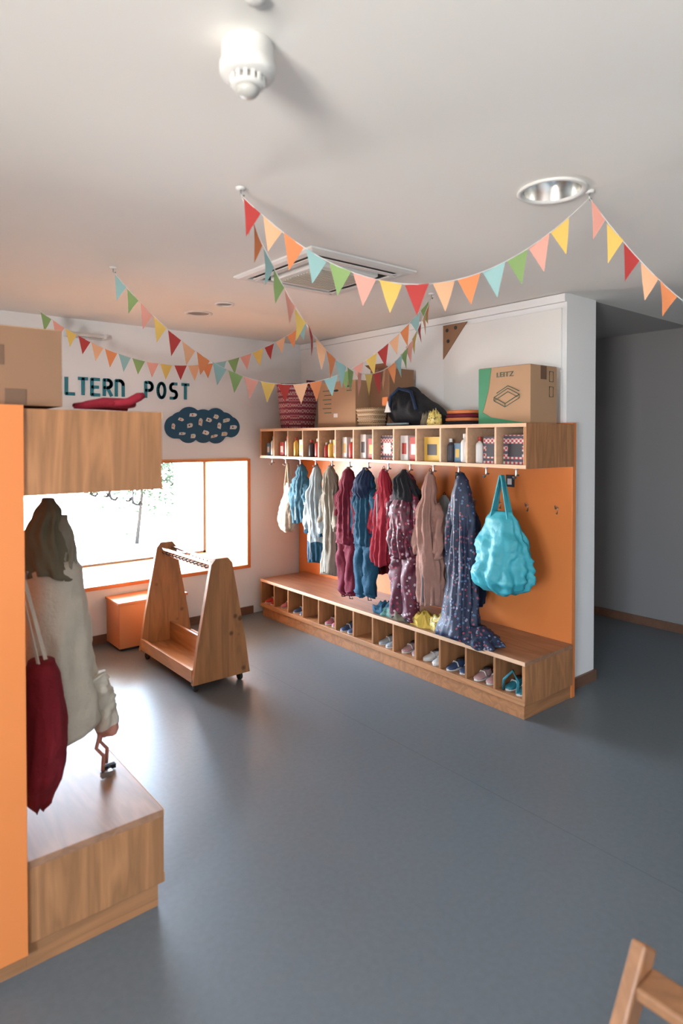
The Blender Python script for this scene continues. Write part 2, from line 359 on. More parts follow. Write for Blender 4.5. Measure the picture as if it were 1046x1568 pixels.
for y,z in ((3.13,2.40),(3.05,2.41),(3.12,2.32)):
    b.prism([(y+.014*math.cos(u),z+.014*math.sin(u)) for u in [2*PI*k/12 for k in range(12)]],lambda p:(3.581,p[0],p[1]),lambda p:(3.579,p[0],p[1]),DARK)
b.done('triangular_cork_board')

# ------------------------------------------------------------------ cart
b=B(); cx=1.975
for y in (3.61,4.45):
    P=[(cx-.205,.06),(cx+.205,.06),(cx+.17,.30),(cx+.075,.80),(cx+.045,.835),(cx-.045,.835),(cx-.075,.80),(cx-.17,.30)]
    b.prism(P,lambda p:(p[0],y,p[1]),lambda p:(p[0],y+.032,p[1]),PINE)
y0,y1=3.642,4.45
b.box(cx-.185,cx+.185,y0,y1,.085,.105,PINEY)
b.box(cx-.2,cx-.18,y0,y1,.07,.15,PINEY); b.box(cx+.18,cx+.2,y0,y1,.07,.15,PINEY)
b.box(cx+.02,cx+.04,y0,y1,.105,.24,PINEY)
b.box(cx-.012,cx+.012,y0,y1,.735,.78,PINEY)
for k in range(14):
    y=y0+.05+k*.055
    for s_ in (-1,1):
        b.tube([(cx+s_*.012,y,.765),(cx+s_*.045,y,.758),(cx+s_*.055,y,.775)],.0045,PBLK,6)
b.box(cx-.05,cx-.035,y0,y1,.785,.80,METAL)
b.box(cx+.035,cx+.05,y0,y1,.785,.80,METAL)
for y in (3.67,4.43):
    for x in (cx-.16,cx+.16):
        b.box(x-.018,x+.018,y-.02,y+.02,.05,.086,METAL)
        b.M=Matrix.Translation((x,y,.028))@Matrix.Rotation(PI/2,4,'Y')
        b.rev((0,0,0),[(.02,-.013),(.028,-.009),(.028,.009),(.02,.013)],RUB,20); b.M=Matrix()
b.done('wardrobe_trolley',bevel=.002)
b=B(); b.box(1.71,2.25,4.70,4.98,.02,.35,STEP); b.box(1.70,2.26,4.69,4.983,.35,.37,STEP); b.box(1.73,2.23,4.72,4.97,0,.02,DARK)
b.done('orange_step_box',bevel=.004)

# ------------------------------------------------------------------ garments
def interp(prof,t):
    for i in range(len(prof)-1):
        if t<=prof[i+1][0]:
            a,c=prof[i],prof[i+1]; k=(t-a[0])/(c[0]-a[0]+1e-9); k=k*k*(3-2*k)
            return [a[j]+(c[j]-a[j])*k for j in range(1,len(a))]
    return list(prof[-1][1:])
def body(b,x,y,zt,zb,prof,mat,seed=0,folds=6,amp=.22,nr=44,n=72,sway=.012,ang=0,split=None,lump=1.0):
    rings=[]
    for i in range(nr+1):
        t=i/nr; wy,wx=interp(prof,t)
        ox=sway*math.sin(t*5+seed); oy=sway*math.cos(t*4+seed*2)
        r=[]
        for k in range(n):
            th=2*PI*k/n
            s1=math.sin(folds*th+seed+t*1.6); 
            f=1+amp*min(1,t*2.5)*((abs(s1)*2-1)*.5+math.sin((folds*2+1)*th+seed*3-t*3.5)*.4)
            f+=lump*.26*noise.noise(Vector((math.cos(th)*1.5,math.sin(th)*1.5+seed*7,t*4)))*min(1,t*3)
            f+=lump*.14*noise.noise(Vector((math.cos(th)*3,math.sin(th)*3+seed*5,t*14)))*min(1,t*3)
            f+=lump*.06*noise.noise(Vector((math.cos(th)*6,math.sin(th)*6+seed*5,t*34)))*min(1,t*3)
            dx,dy=wx*math.cos(th)*f,wy*math.sin(th)*f
            r.append((x+ox*min(1,t*3)+dx*math.cos(ang)-dy*math.sin(ang),y+oy*min(1,t*3)+dx*math.sin(ang)+dy*math.cos(ang),zt+(zb-zt)*t+.012*math.sin(3*th+seed)*t))
        rings.append(r)
    if split:
        k=int(nr*split[0]); b.loft(rings[:k+1],mat,True,False); b.loft(rings[k:],split[1],False,True)
    else: b.loft(rings,mat)
def limb(b,pts,rad,mat,seed=0,n=24,cuff=None):
    P=[]; R=[]
    for i in range(len(pts)-1):
        for k in range(9):
            t=k/9; P.append(Vector(pts[i]).lerp(Vector(pts[i+1]),t)); R.append(rad[i]+(rad[i+1]-rad[i])*t)
    P.append(Vector(pts[-1]));R.append(rad[-1])
    rings=[]
    for i,p in enumerate(P):
        rr=[]
        for k in range(n):
            th=2*PI*k/n; f=1+.12*math.sin(3*th+i*.6+seed)+.3*noise.noise(Vector((math.cos(th)*1.5,math.sin(th)*1.5+seed,i*.4)))+.14*noise.noise(Vector((math.cos(th)*3,math.sin(th)*3+seed,i*.9)))
            rr.append((p.x+R[i]*math.cos(th)*f*.8,p.y+R[i]*math.sin(th)*f,p.z+.3*R[i]*math.sin(th+seed)))
        rings.append(rr)
    if cuff: b.loft(rings[:-3],mat,True,False); b.loft(rings[-4:],cuff,False,True)
    else: b.loft(rings,mat)
def jacket(name,x,y,zb,mat,seed,w=.09,d=.065,zt=1.385,hood=None,cuff=None,sl=.62,split=None):
    b=B(); h=zt-zb
    prof=[(0,.012,.012),(.05,w*.42,d*.55),(.14,w*.66,d*.8),(.2,w*.58,d*.7),(.28,w*.92,d),(.5,w,d),(.8,w*1.05,d),(1,w*1.1,d*1.05)]
    body(b,x,y,zt,zb,prof,mat,seed,split=split)
    if hood: body(b,x-.012,y,zt+.004,zt-h*.3,[(0,.014,.014),(.3,w*.62,d*.85),(.7,w*.75,d*.9),(1,w*.6,d*.6)],hood,seed+2,nr=12)
    for s_ in (-1,1):
        ys=y+s_*w*.8
        limb(b,[(x,ys*.7+y*.3,zt-h*.24),(x-.01,ys+s_*.014,zt-h*.34),(x-.03,ys+s_*.03,zt-h*(.3+sl)/1.5),(x-.02,ys+s_*.022,zt-h*sl-.08)],[.03,.042,.037,.03],mat,seed+s_,cuff=cuff)
    b.bar((x-d*1.02,y+.004,zt-h*.26),(x-d*1.10,y,zb+.02),.008,.006,PBLK if seed%2 else PWHITE)
    b.tube([(x,y,zt-.02),(x,y-.01,zt+.008),(x,y,zt+.02),(x,y+.01,zt+.008),(x,y,zt-.02)],.0025,BLACK,6)
    b.done(name)
def overall(name,x,y,zb,mat,seed,w=.085,d=.06,zt=1.385,arms=True,cuff=None,hood=None):
    b=B(); h=zt-zb; zm=zt-h*.55
    body(b,x,y,zt,zm-.04,[(0,.012,.012),(.08,w*.5,d*.6),(.22,w*.75,d*.85),(.3,w*.62,d*.75),(.45,w*.95,d),(1,w,d*.95)],mat,seed)
    for s_ in (-1,1):
        limb(b,[(x,y+s_*w*.45,zm),(x-.005,y+s_*w*.5,zm-h*.15),(x-.01,y+s_*w*.5,zb+.03),(x-.01,y+s_*w*.5,zb)],[w*.66,w*.62,w*.54,w*.44],mat,seed+s_,cuff=cuff)
        if arms: limb(b,[(x,y+s_*w*.6,zt-h*.16),(x-.02,y+s_*(w+.012),zt-h*.24),(x-.02,y+s_*(w+.018),zt-h*.50)],[.028,.038,.029],mat,seed+4*s_,cuff=cuff)
        b.tube([(x-.01,y+s_*w*.5,zb+.005),(x-.01,y+s_*w*.5-.02,zb-.02),(x-.01,y+s_*w*.5+.015,zb-.025),(x-.01,y+s_*w*.5+.02,zb+.005)],.004,BLACK,6)
    if hood: body(b,x-.015,y,zt+.004,zt-h*.24,[(0,.014,.014),(.3,w*.62,d*.85),(.7,w*.8,d*.95),(1,w*.6,d*.6)],hood,seed+2,nr=12)
    b.done(name)
def bag(name,x,y,zt,ztop,zb,wy,wx,mat,seed,ang=0,strap=None,bulge=1.0,amp=.1,sw=.022,lump=.6):
    b=B()
    body(b,x,y,ztop,zb,[(0,wy*.40,wx*.22),(.12,wy*.60,wx*.55),(.45,wy*.88,wx),(.8,wy,wx*1.05*bulge),(.93,wy*.93,wx*.9),(1,wy*.6,wx*.45)],mat,seed,folds=5,amp=amp,ang=ang,lump=lump)
    for o in (-1,1):
        for s_ in (-1,1):
            px=x+o*wx*.2*math.cos(ang)-s_*wy*.32*math.sin(ang); py=y+o*wx*.2*math.sin(ang)+s_*wy*.32*math.cos(ang)
            b.bar((px,py,ztop-.04),(x+o*.004,y+s_*.004,zt),.006,sw,strap or mat)
    b.done(name)
HX=3.13
bag('tote_bag',HX,4.54,1.385,1.22,.80,.105,.055,BEIGE,1)
jacket('denim_jacket',HX,4.34,.90,DENIM,2,.09,.06,sl=.5,cuff=PALEB)
jacket('child_jacket',HX,4.13,.60,PALEB,3,.09,.06,cuff=TEALD,split=(.8,TEALD))
jacket('child_jacket',HX,3.94,.53,TAUPE,4,.088,.06,sl=.5,hood=TAUPE)
overall('rain_overall',HX,3.73,.40,MAROON,5,.095,.075)
overall('rain_overall',HX,3.52,.43,TEALD,6,.10,.07,hood=NAVY)
jacket('child_jacket',HX,3.33,.70,RED,7,.085,.06,cuff=NAVY,sl=.6)
overall('snow_suit',HX,3.11,.36,FLM,8,.115,.08,hood=BLACK,cuff=BLACK)
jacket('child_jacket',HX,2.88,.50,DUSTY,9,.085,.065,sl=.55)
BX=3.43
jacket('child_jacket',BX,4.22,.62,NAVY,31,.10,.06,zt=1.20)
jacket('child_jacket',BX,3.85,.60,GREYC,32,.10,.06,zt=1.20)
jacket('child_jacket',BX,3.62,.55,DRED,33,.10,.06,zt=1.20)
jacket('child_jacket',BX-.03,3.24,.56,BLACK,34,.11,.07,zt=1.20,cuff=GREYC)
jacket('child_jacket',BX,3.02,.52,PALEB,35,.09,.06,zt=1.20)
jacket('child_jacket',BX,2.75,.48,NAVY,36,.07,.05,zt=1.10)
b=B()
body(b,HX,2.61,1.385,.35,[(0,.014,.014),(.05,.045,.04),(.14,.07,.055),(.3,.075,.055),(.6,.09,.06),(.85,.11,.08),(1,.15,.11)],FLN,11,folds=5,amp=.2)
limb(b,[(HX,2.55,1.2),(HX-.01,2.53,1.0),(HX,2.53,.8)],[.03,.034,.028],FLN,3); limb(b,[(HX,2.67,1.2),(HX-.01,2.71,1.0),(HX,2.71,.75)],[.03,.034,.028],FLN,5)
body(b,HX+.01,2.48,.44,.34,[(0,.05,.04),(.5,.11,.09),(1,.15,.1)],FLN,12,folds=4,amp=.2,nr=10)
b.done('floral_coat')
bag('shopping_bag',HX-.01,2.30,1.385,1.17,.69,.19,.085,TURQ,13,bulge=1.15,amp=.14,sw=.028,lump=.8)
def heap(name,x,y,wx,wy,h,mats,seed,z0=.337):
    b=B()
    for i,m in enumerate(mats):
        ox=random.uniform(-.25,.25)*wx; oy=(i/(max(1,len(mats)-1))-.5)*wy*1.1 if len(mats)>1 else 0
        n=44; rings=[]
        for j in range(10):
            t=j/9; r=math.cos(t*PI/2)**.7+.02; z=z0+h*math.sin(t*PI/2)*(1-.3*i/len(mats))
            rr=[]
            for k in range(n):
                th=2*PI*k/n; f=1+.28*noise.noise(Vector((math.cos(th)*1.6,math.sin(th)*1.6,seed+i+t*2)))+.09*math.sin(5*th+t*4+seed)
                zz=z+ (h*.6*noise.noise(Vector((math.cos(th)*2.5,math.sin(th)*2.5,seed*3+t*4))) if j>0 else 0)
                rr.append((x+ox+wx*.7*r*f*math.cos(th),y+oy+wy*(.7 if len(mats)>1 else 1)*r*f*math.sin(th),max(z0,zz)))
            rings.append(rr)
        b.loft(rings,m)
    b.done(name)
random.seed(5)
heap('folded_clothes',3.15,3.24,.12,.16,.08,[KHAKI,OLIVE,TEALD],2)
heap('yellow_dotted_cloth',3.14,2.87,.11,.14,.09,[FLD,YEL],4)

b=B()
body(b,.62,2.40,1.39,1.12,[(0,.03,.02),(.2,.07,.045),(.6,.10,.07),(1,.12,.08)],KHAKI,21,folds=5,amp=.14,nr=20,lump=.5)
body(b,.66,2.36,1.33,1.13,[(0,.02,.015),(.3,.04,.03),(1,.055,.04)],TAUPE,24,folds=4,amp=.14,nr=14,lump=.5)
b.done('khaki_rucksack')
b=B()
body(b,.64,2.42,1.17,.56,[(0,.11,.075),(.06,.135,.095),(.5,.165,.125),(1,.17,.16)],OAT,23,folds=4,amp=.06,nr=36,sway=.0,lump=.35)
limb(b,[(.76,2.34,.74),(.79,2.37,.66),(.81,2.38,.58),(.82,2.38,.50)],[.04,.05,.048,.045],OAT,2,cuff=PINKC)
limb(b,[(.70,2.52,.70),(.75,2.54,.58),(.77,2.54,.50)],[.045,.05,.045],OAT,5,cuff=PINKC)
for dx,dy in ((.79,2.37),(.82,2.42)):
    b.tube([(dx,dy,.52),(dx-.02,dy-.01,.46),(dx+.01,dy,.42),(dx+.01,dy+.01,.36)],.007,PINKC,6)
b.box(.79,.83,2.36,2.38,.340,.36,METAL); b.box(.82,.86,2.41,2.43,.340,.355,BLACK)
b.tube([(.81,2.38,.36),(.83,2.40,.345),(.84,2.42,.35)],.006,BLACK,6)
b.done('winter_coat')
b=B()
body(b,.545,2.20,.88,.40,[(0,.05,.04),(.1,.07,.055),(.4,.08,.065),(.75,.08,.065),(.92,.045,.04),(1,.012,.012)],DRED,25,folds=4,amp=.07,lump=.35)
b.bar((.53,2.17,.87),(.47,2.3,1.30),.004,.012,OAT); b.bar((.56,2.2,.87),(.48,2.3,1.30),.004,.012,OAT)
b.done('gym_bag')

# ------------------------------------------------------------------ shoes
def shoe(b,x,y,z,yaw,mat,L=.15):
    b.M=Matrix.Translation((x,y,z))@Matrix.Rotation(yaw,4,'Z')@Matrix.Scale(L/.16,4)
    secs=[(-.08,.012,.03),(-.072,.024,.052),(-.05,.029,.058),(-.02,.028,.052),(.01,.029,.044),(.04,.033,.034),(.062,.03,.028),(.076,.02,.022),(.082,.006,.014)]
    rings=[]
    for l,w,h in secs:
        r=[]
        for k in range(14):
            th=2*PI*k/14; c,s_=math.cos(th),math.sin(th)
            zz=.010+(h-.010)*max(0,s_)**.7 if s_>0 else .010
            r.append((l,w*c,zz))
        rings.append(r)
    b.loft(rings,mat)
    out=[(.084*math.cos(t)*(1),(.034+.004*math.cos(t))*math.sin(t)*(.9+.1*math.cos(t))) for t in [2*PI*k/20 for k in range(20)]]
    b.prism(out,lambda p:(p[0],p[1],0),lambda p:(p[0],p[1],.013),SOLE)
    b.loft([[(-.042+.030*math.cos(2*PI*k/12),.021*math.sin(2*PI*k/12),.056-.003*math.cos(2*PI*k/12)+dz) for k in range(12)] for dz in (0,.004)],RUB)
    b.tube([(.005,-.030,.02),(.005,-.016,.047),(.005,.016,.047),(.005,.030,.02)],.005,SOLE,6)
    b.M=Matrix()
b=B(); random.seed(11); st=(4.88-2.09)/13
cols=[2,7,5,4,7,1,None,5,0,None,5,0,3]
for i,c in enumerate(cols):
    if c is None: continue
    yc=2.09+(i+.5)*st
    for o in (-.042,.042):
        shoe(b,3.155+random.uniform(-.01,.02),yc+o,.121,PI+random.uniform(-.2,.2),SH_COL[c],.15)
b.tube([(3.09,2.16,.125),(3.08,2.15,.20),(3.10,2.2,.25),(3.08,2.25,.19),(3.09,2.26,.125)],.008,SH_COL[2],8)
b.done('children_shoes')

def bottle(b,x,y,z,r,h,mat,cap):
    b.rev((x,y,z),[(r*.9,0),(r,.006),(r,h*.68),(r*.8,h*.76),(r*.38,h*.8),(r*.38,h*.84)],mat,18)
    b.rev((x,y,z),[(r*.5,h*.84),(r*.5,h*.98),(r*.42,h)],cap,14)
def carton(b,x,y,z,dx,dy,dz,mat,lab):
    b.box(x-dx/2,x+dx/2,y-dy/2,y+dy/2,z,z+dz,mat); b.box(x-dx/2-.001,x-dx/2,y-dy*.3,y+dy*.3,z+dz*.25,z+dz*.7,lab)
b=B(); zs=1.453; random.seed(21)
lay=[[('c',CHK,PBLK,.16,.17)],[('c',CHK,PBLK,.11,.16),('b',PWHITE,PRED,.024,.16)],[('b',PWHITE,PWHITE,.027,.18),('c',PBLU,PYEL,.05,.12),('b',PBLK,PWHITE,.024,.15)],
[('c',PYEL,PBLK,.14,.16)],[('c',PRED,PWHITE,.07,.16),('c',PWHITE,PRED,.07,.17)],[('c',CHK,PWHITE,.13,.17)],[('c',PRED,PYEL,.06,.15),('c',PWHITE,PBLK,.06,.18)],[('b',PRED,PWHITE,.026,.15),('c',PWHITE,PYEL,.05,.16)],[('c',PYEL,PRED,.06,.14),('b',PYEL,PWHITE,.024,.14),('b',PRED,PWHITE,.02,.12)],
[('b',PRED,PWHITE,.026,.15),('b',PBLK,PRED,.024,.14)],[('c',PWHITE,PYEL,.08,.14),('b',PYEL,PRED,.024,.16)],[('b',PWHITE,PRED,.026,.17),('c',PRED,PWHITE,.06,.12)],[('b',PWHITE,PBLU,.03,.17),('c',PBLU,PWHITE,.05,.11)]]
for i,it in enumerate(lay):
    yc=2.09+(i+.5)*st; k=len(it)
    for j,(t,m1,m2,w,h) in enumerate(it):
        y=yc+((j+.5)/k-.5)*(st-.04)
        if t=='c': carton(b,3.15,y,zs,.09,w,h,m1,m2)
        else: bottle(b,3.11,y,zs,w,h,m1,m2)
b.done('toiletry_bottles_and_packs')

z=1.691
b=B(); b.box(3.15,3.42,2.125,2.495,z,2.03,CARD)
f=lambda p:(3.1485,p[0],p[1]); g=lambda p:(3.15,p[0],p[1])
b.prism([(2.495,z+.001),(2.495,2.029),(2.40,2.029),(2.42,1.9),(2.45,1.8),(2.49,z+.001)],g,f,GREEN)
b.prism([(2.495,z+.001),(2.49,z+.03),(2.46,1.76),(2.40,1.73),(2.20,1.70),(2.13,z+.001)],g,lambda p:(3.147,p[0],p[1]),GREEN)
for pts in ([(2.38,1.83),(2.30,1.79),(2.20,1.84),(2.28,1.88),(2.38,1.83)],[(2.38,1.85),(2.28,1.90),(2.20,1.86),(2.20,1.84)],[(2.36,1.875),(2.28,1.915),(2.20,1.88)],[(2.30,1.79),(2.30,1.81),(2.38,1.85),(2.38,1.83)],[(2.30,1.81),(2.20,1.86)]):
    b.tube([(3.148,p[0],p[1]) for p in pts],.0025,INK,5)
b.box(3.15,3.42,2.13,2.49,2.03,2.032,TAPE)
b.box(3.25,3.31,2.1235,2.125,1.95,2.03,TAPE)
for x,zz in ((3.36,1.97),(3.36,1.88)):
    b.tube([(x-.02,2.124,zz-.03),(x+.02,2.124,zz-.03),(x+.02,2.124,zz+.03),(x-.02,2.124,zz+.03),(x-.02,2.124,zz-.03)],.002,INK,5)
o=b.done('storage_carton')
t=text('carton_print','LEITZ',.05,(0,0,0),(PI/2,0,-PI/2),INK,.001); fit(t,.12,.028); t.parent=o; t.location=Vector((3.148,2.36,1.97))-o.location
b=B(); b.box(3.14,3.44,3.655,4.125,z,2.05,CARD)
for k in range(6): b.box(3.1385,3.14,3.95,4.06-.02*(k%2),1.98-.035*k,1.986-.035*k,INK)
b.box(3.1385,3.14,3.70,3.78,2.0,2.012,INK); b.box(3.1385,3.14,3.70,3.76,1.97,1.976,INK)
b.prism([(3.89+.03*math.cos(u),1.98+.009*math.sin(u)) for u in [2*PI*k/14 for k in range(14)]],lambda p:(3.1385,p[0],p[1]),lambda p:(3.14,p[0],p[1]),DARK)
b.box(3.1385,3.14,3.87,3.92,1.77,1.80,PWHITE)
b.done('cardboard_box',bevel=.002)
b=B(); b.box(3.28,3.54,3.43,3.64,z,2.13,CARD2); b.box(3.2785,3.28,3.49,3.55,2.03,2.13,TAPE)
b.add([(3.28,3.43,2.13),(3.28,3.64,2.13),(3.22,3.64,2.16),(3.22,3.43,2.16)],[(0,1,2,3)],CARD2); b.done('cardboard_box')
b=B(); b.rev((3.31,4.65,z),[(.14,0),(.15,.01),(.165,.15),(.18,.32),(.188,.385),(.192,.39),(.186,.392),(.178,.38),(.15,.02)],BASKW,48,True,True)
for a in (.0,PI): 
    c,s_=math.cos(a+PI/2),math.sin(a+PI/2)
    b.tube([(3.31+.19*c-.05*s_,4.65+.19*s_+.05*c,z+.35),(3.31+.2*c-.04*s_,4.65+.2*s_+.04*c,z+.41),(3.31+.2*c+.04*s_,4.65+.2*s_-.04*c,z+.41),(3.31+.19*c+.05*s_,4.65+.19*s_-.05*c,z+.35)],.01,MAROON,8)
b.done('woven_basket')
b=B()
def sq(cx,cy,z,wx,wy,n=32):
    r=[]
    for k in range(n):
        t=2*PI*k/n; c,s_=math.cos(t),math.sin(t)
        r.append((cx+wx*math.copysign(abs(c)**.5,c),cy+wy*math.copysign(abs(s_)**.5,s_),z))
    return r
b.loft([sq(3.19,3.525,z+h,.075*k,.115*k) for h,k in ((0,.86),(.05,.93),(.10,1),(.13,1.04),(.14,1.04),(.14,.96),(.02,.84))],WICK)
for k in range(5):
    zz=z+.02+k*.027; b.tube([Vector(p) for p in sq(3.19,3.525,zz,.078*(.88+.03*k),.119*(.88+.03*k))+[sq(3.19,3.525,zz,.078*(.88+.03*k),.119*(.88+.03*k))[0]]],.006,WICK,6)
b.done('wicker_basket')
b=B(); rings=[]
for i in range(25):
    t=i/24; y=2.90+.50*t; r=math.sin(PI*min(1,max(0,.04+.92*t)))**.4
    h=(.10+.21*min(1,t*1.3))*(.6+.4*r) ; wd=.15*r
    rr=[]
    for k in range(32):
        th=2*PI*k/32; f=1+.22*noise.noise(Vector((math.cos(th)*2,math.sin(th)*2,t*7)))+.05*math.sin(5*th+t*12)
        rr.append((3.30+wd*f*math.cos(th),y,max(z,z+h/2+h/2*f*math.sin(th)*min(1,r+.1))))
    rings.append(rr)
b.loft(rings,BLACK)
b.tube([(3.16,3.30,1.80),(3.13,3.26,1.90),(3.15,3.20,1.955),(3.17,3.10,1.93),(3.16,3.04,1.80)],.012,NAVY,8)
b.box(3.136,3.142,3.30,3.355,1.84,1.90,ORC); b.box(3.13,3.15,3.10,3.3,1.70,1.712,PALEB)
b.prism([(3.33,1.79),(3.27,1.79),(3.30,1.87)],lambda p:(3.135,p[0],p[1]),lambda p:(3.145,p[0],p[1]),PWHITE)
b.done('duffel_bag')
b=B()
for k in range(4):
    b.loft([sq(3.24,2.69-.005*k,z+.024*k+h,.09*q_,.11*q_,24) for h,q_ in ((0,.93),(.004,1),(.018,1),(.022,.93))],[BLACK,ORC,MAROON,ORC][k])
b.done('folded_towels')
heap('crumpled_scarf',3.13,2.87,.055,.07,.08,[FLD,KHAKI],8,z0=z)

b=B()
for y in (2.55,2.99):
    b.box(3.548,3.559,y-.03,y+.03,1.28,1.36,PBLK); b.box(3.5465,3.548,y-.015,y+.018,1.295,1.335,PWHITE)
b.done('name_tags')

b=B(); zl=1.701
b.M=Matrix.Translation((.33,2.30,zl))@Matrix.Rotation(math.radians(-2),4,'Z')
b.box(-.26,.262,-.20,.20,0,.235,CARD2); b.box(-.26,.262,-.20,.20,.235,.238,CARD)
b.box(-.25,.10,-.2015,-.20,.12,.18,TAPE); b.box(-.03,.03,-.203,-.2015,.07,.235,TAPE); b.box(.10,.16,-.2015,-.2,.0,.05,TAPE)
b.M=Matrix(); b.done('packing_box',bevel=.002)
b=B()
b.tube([(.64,2.16,1.705),(.68,2.16,1.712),(.74,2.17,1.722),(.82,2.17,1.722),(.85,2.18,1.72)],[.006,.014,.018,.018,.010],RED,12)
b.tube([(.77,2.15,1.72),(.82,2.15,1.728),(.85,2.14,1.745),(.868,2.14,1.752)],[.010,.015,.016,.010],RED,10)
b.tube([(.645,2.17,1.71),(.68,2.20,1.712),(.76,2.22,1.712),(.84,2.22,1.706)],[.008,.012,.012,.008],RED,10)
b.done('folded_umbrella')

# ------------------------------------------------------------------ ceiling objects
b=B(); c=(.771,1.281,H)
b.rev(c,[(.058,0),(.060,-.004),(.060,-.042),(.064,-.047),(.064,-.066),(.060,-.074),(.040,-.076)],WHITE,40,True,True)
SLAT=mk('grey_slot',(.25,.24,.22),.6)
b.rev(c,[(.036,-.076),(.036,-.094)],SLAT,32)
b.rev(c,[(.040,-.092),(.036,-.097),(.030,-.099)],WHITE,32)
for k in range(14):
    a=2*PI*k/14; b.M=Matrix.Translation((c[0],c[1],H))@Matrix.Rotation(a,4,'Z'); b.box(.034,.0405,-.004,.004,-.094,-.074,WHITE)
b.M=Matrix()
b.rev(c,[(.028,-.099),(.027,-.108),(.021,-.116),(.010,-.121),(.001,-.122)],mk('lens_frost',(.5,.49,.46),.3),28)
b.done('smoke_detector')
b=B(); c=(DLx,DLy,H)
b.rev(c,[(DLr,.002),(DLr+.014,-.001),(DLr+.016,-.006),(DLr+.010,-.010),(DLr-.002,-.008),(DLr-.006,0)],WHITE,48,False,False)
b.rev(c,[(DLr-.006,0),(DLr-.012,.03),(DLr-.03,.08),(.05,.11)],REFL,48,False,False)
b.rev(c,[(.05,.11),(.05,.13)],DARK,48,False,True)
for s_ in (-1,1): b.tube([(c[0]+s_*.03,c[1]-.04,c[2]+.07),(c[0]+s_*.03,c[1]+.04,c[2]+.07)],.016,PWHITE,12)
b.done('recessed_downlight')
for x,y,r in ((2.12,4.21,.10),(2.11,3.81,.065)):
    b=B(); b.rev((x,y,H),[(r,-.001),(r,-.006),(r*.85,-.010),(r*.78,-.007),(r*.75,-.001)],WHITE,36,False,False)
    b.rev((x,y,H),[(r*.75,-.002),(r*.4,-.001),(r*.01,-.001)],SLAT,36,False,False); b.done('recessed_downlight')
b=B(); x0,x1,y0,y1=1.79,2.50,2.40,3.13
def ring4(a,z): return [(x0+a,y0+a,z),(x1-a,y0+a,z),(x1-a,y1-a,z),(x0+a,y1-a,z)]
b.loft([ring4(0,H-.001),ring4(0,H-.010),ring4(.02,H-.018),ring4(.055,H-.020),ring4(.055,H-.003)],WHITE,False,False,False)
b.loft([ring4(.055,H-.003),ring4(.17,H-.003)],DARK,False,False,False)
b.loft([ring4(.15,H-.002),ring4(.15,H-.028),ring4(.16,H-.034)],WHITE,False,True,False)
for k in range(14):
    y=y0+.19+k*.025; b.box(x0+.19,x1-.19,y,y+.012,H-.041,H-.034,CREAM)
for (p0,p1) in (((x0+.10,y0+.085),(x1-.10,y0+.085)),((x0+.10,y1-.085),(x1-.10,y1-.085)),((x0+.085,y0+.10),(x0+.085,y1-.10)),((x1-.085,y0+.10),(x1-.085,y1-.10))):
    b.bar((p0[0],p0[1],H-.026),(p1[0],p1[1],H-.026),.035,.004,WHITE)
b.done('air_conditioner_cassette')
for x,y in ((1.185,2.018),(2.19,1.232),(1.205,3.373),(2.96,2.717)):
    b=B(); b.rev((x,y,H),[(.018,0),(.018,-.006),(.008,-.009)],WHITE,16); b.tube([(x,y,H-.008),(x,y,H-.025),(x+.008,y,H-.032),(x+.014,y,H-.024)],.003,METAL,6); b.done('screw_hook')
b=B(); b.rev((.70,1.13,H),[(.022,0),(.022,-.010),(.010,-.014)],WHITE,20); b.done('screw_hook')

# ------------------------------------------------------------------ bunting
def bunting(p0,p1,sag,start,sp=.097,w=.088,h=.112,seed=0):
    random.seed(seed); b=B(); p0=Vector(p0);p1=Vector(p1)
    def P(t): 
        p=p0.lerp(p1,t); p.z-=4*sag*t*(1-t); return p
    pts=[P(i/400) for i in range(401)]
    b.tube([P(i/40) for i in range(41)],.0018,PWHITE,5)
    acc=0; nxt=.06; i=0; k=start
    L=sum((pts[j+1]-pts[j]).length for j in range(400))
    while i<400:
        seg=(pts[i+1]-pts[i]).length
        if acc+seg>=nxt and nxt<L-.05:
            c=pts[i]; t=(pts[i+1]-pts[i]).normalized(); yaw=random.uniform(-.35,.35)
            R=Matrix.Rotation(yaw,3,'Z'); tt=R@t
            nrm=tt.cross(Vector((0,0,1))).normalized(); dn=Vector((0,0,-1))
            dn=(dn*.75+(nrm.cross(tt)*(1 if nrm.cross(tt).z<0 else -1))*.25).normalized()
            sw=random.uniform(-.014,.014)
            a=c-tt*w/2; e=c+tt*w/2; apex=c+dn*h*random.uniform(.92,1.05)+nrm*sw
            m1=a.lerp(apex,.5)+nrm*random.uniform(-.006,.006); m2=e.lerp(apex,.5)+nrm*random.uniform(-.006,.006)
            mid=c+nrm*random.uniform(-.004,.004)
            b.add([a,mid,e,m2,apex,m1],[(0,1,5),(1,3,5),(1,2,3),(5,3,4)],POSTC[k%7],True)
            k+=1; nxt+=sp
        acc+=seg; i+=1
    b.done('bunting_garland')
P1=(1.185,2.018,2.485);P2=(2.19,1.232,2.485);P3=(1.205,3.373,2.485);P4=(1.163,4.70,2.485);P5=(2.96,2.717,2.485);P6=(2.89,3.90,2.5);P7=(3.53,.204,2.5)
bunting(P1,P2,.32,0,seed=1)
bunting(P1,P5,.56,1,seed=2)
bunting(P3,P5,.57,3,seed=3)
bunting(P4,P6,.36,4,seed=4)
bunting(P2,P7,.57,5,seed=5)

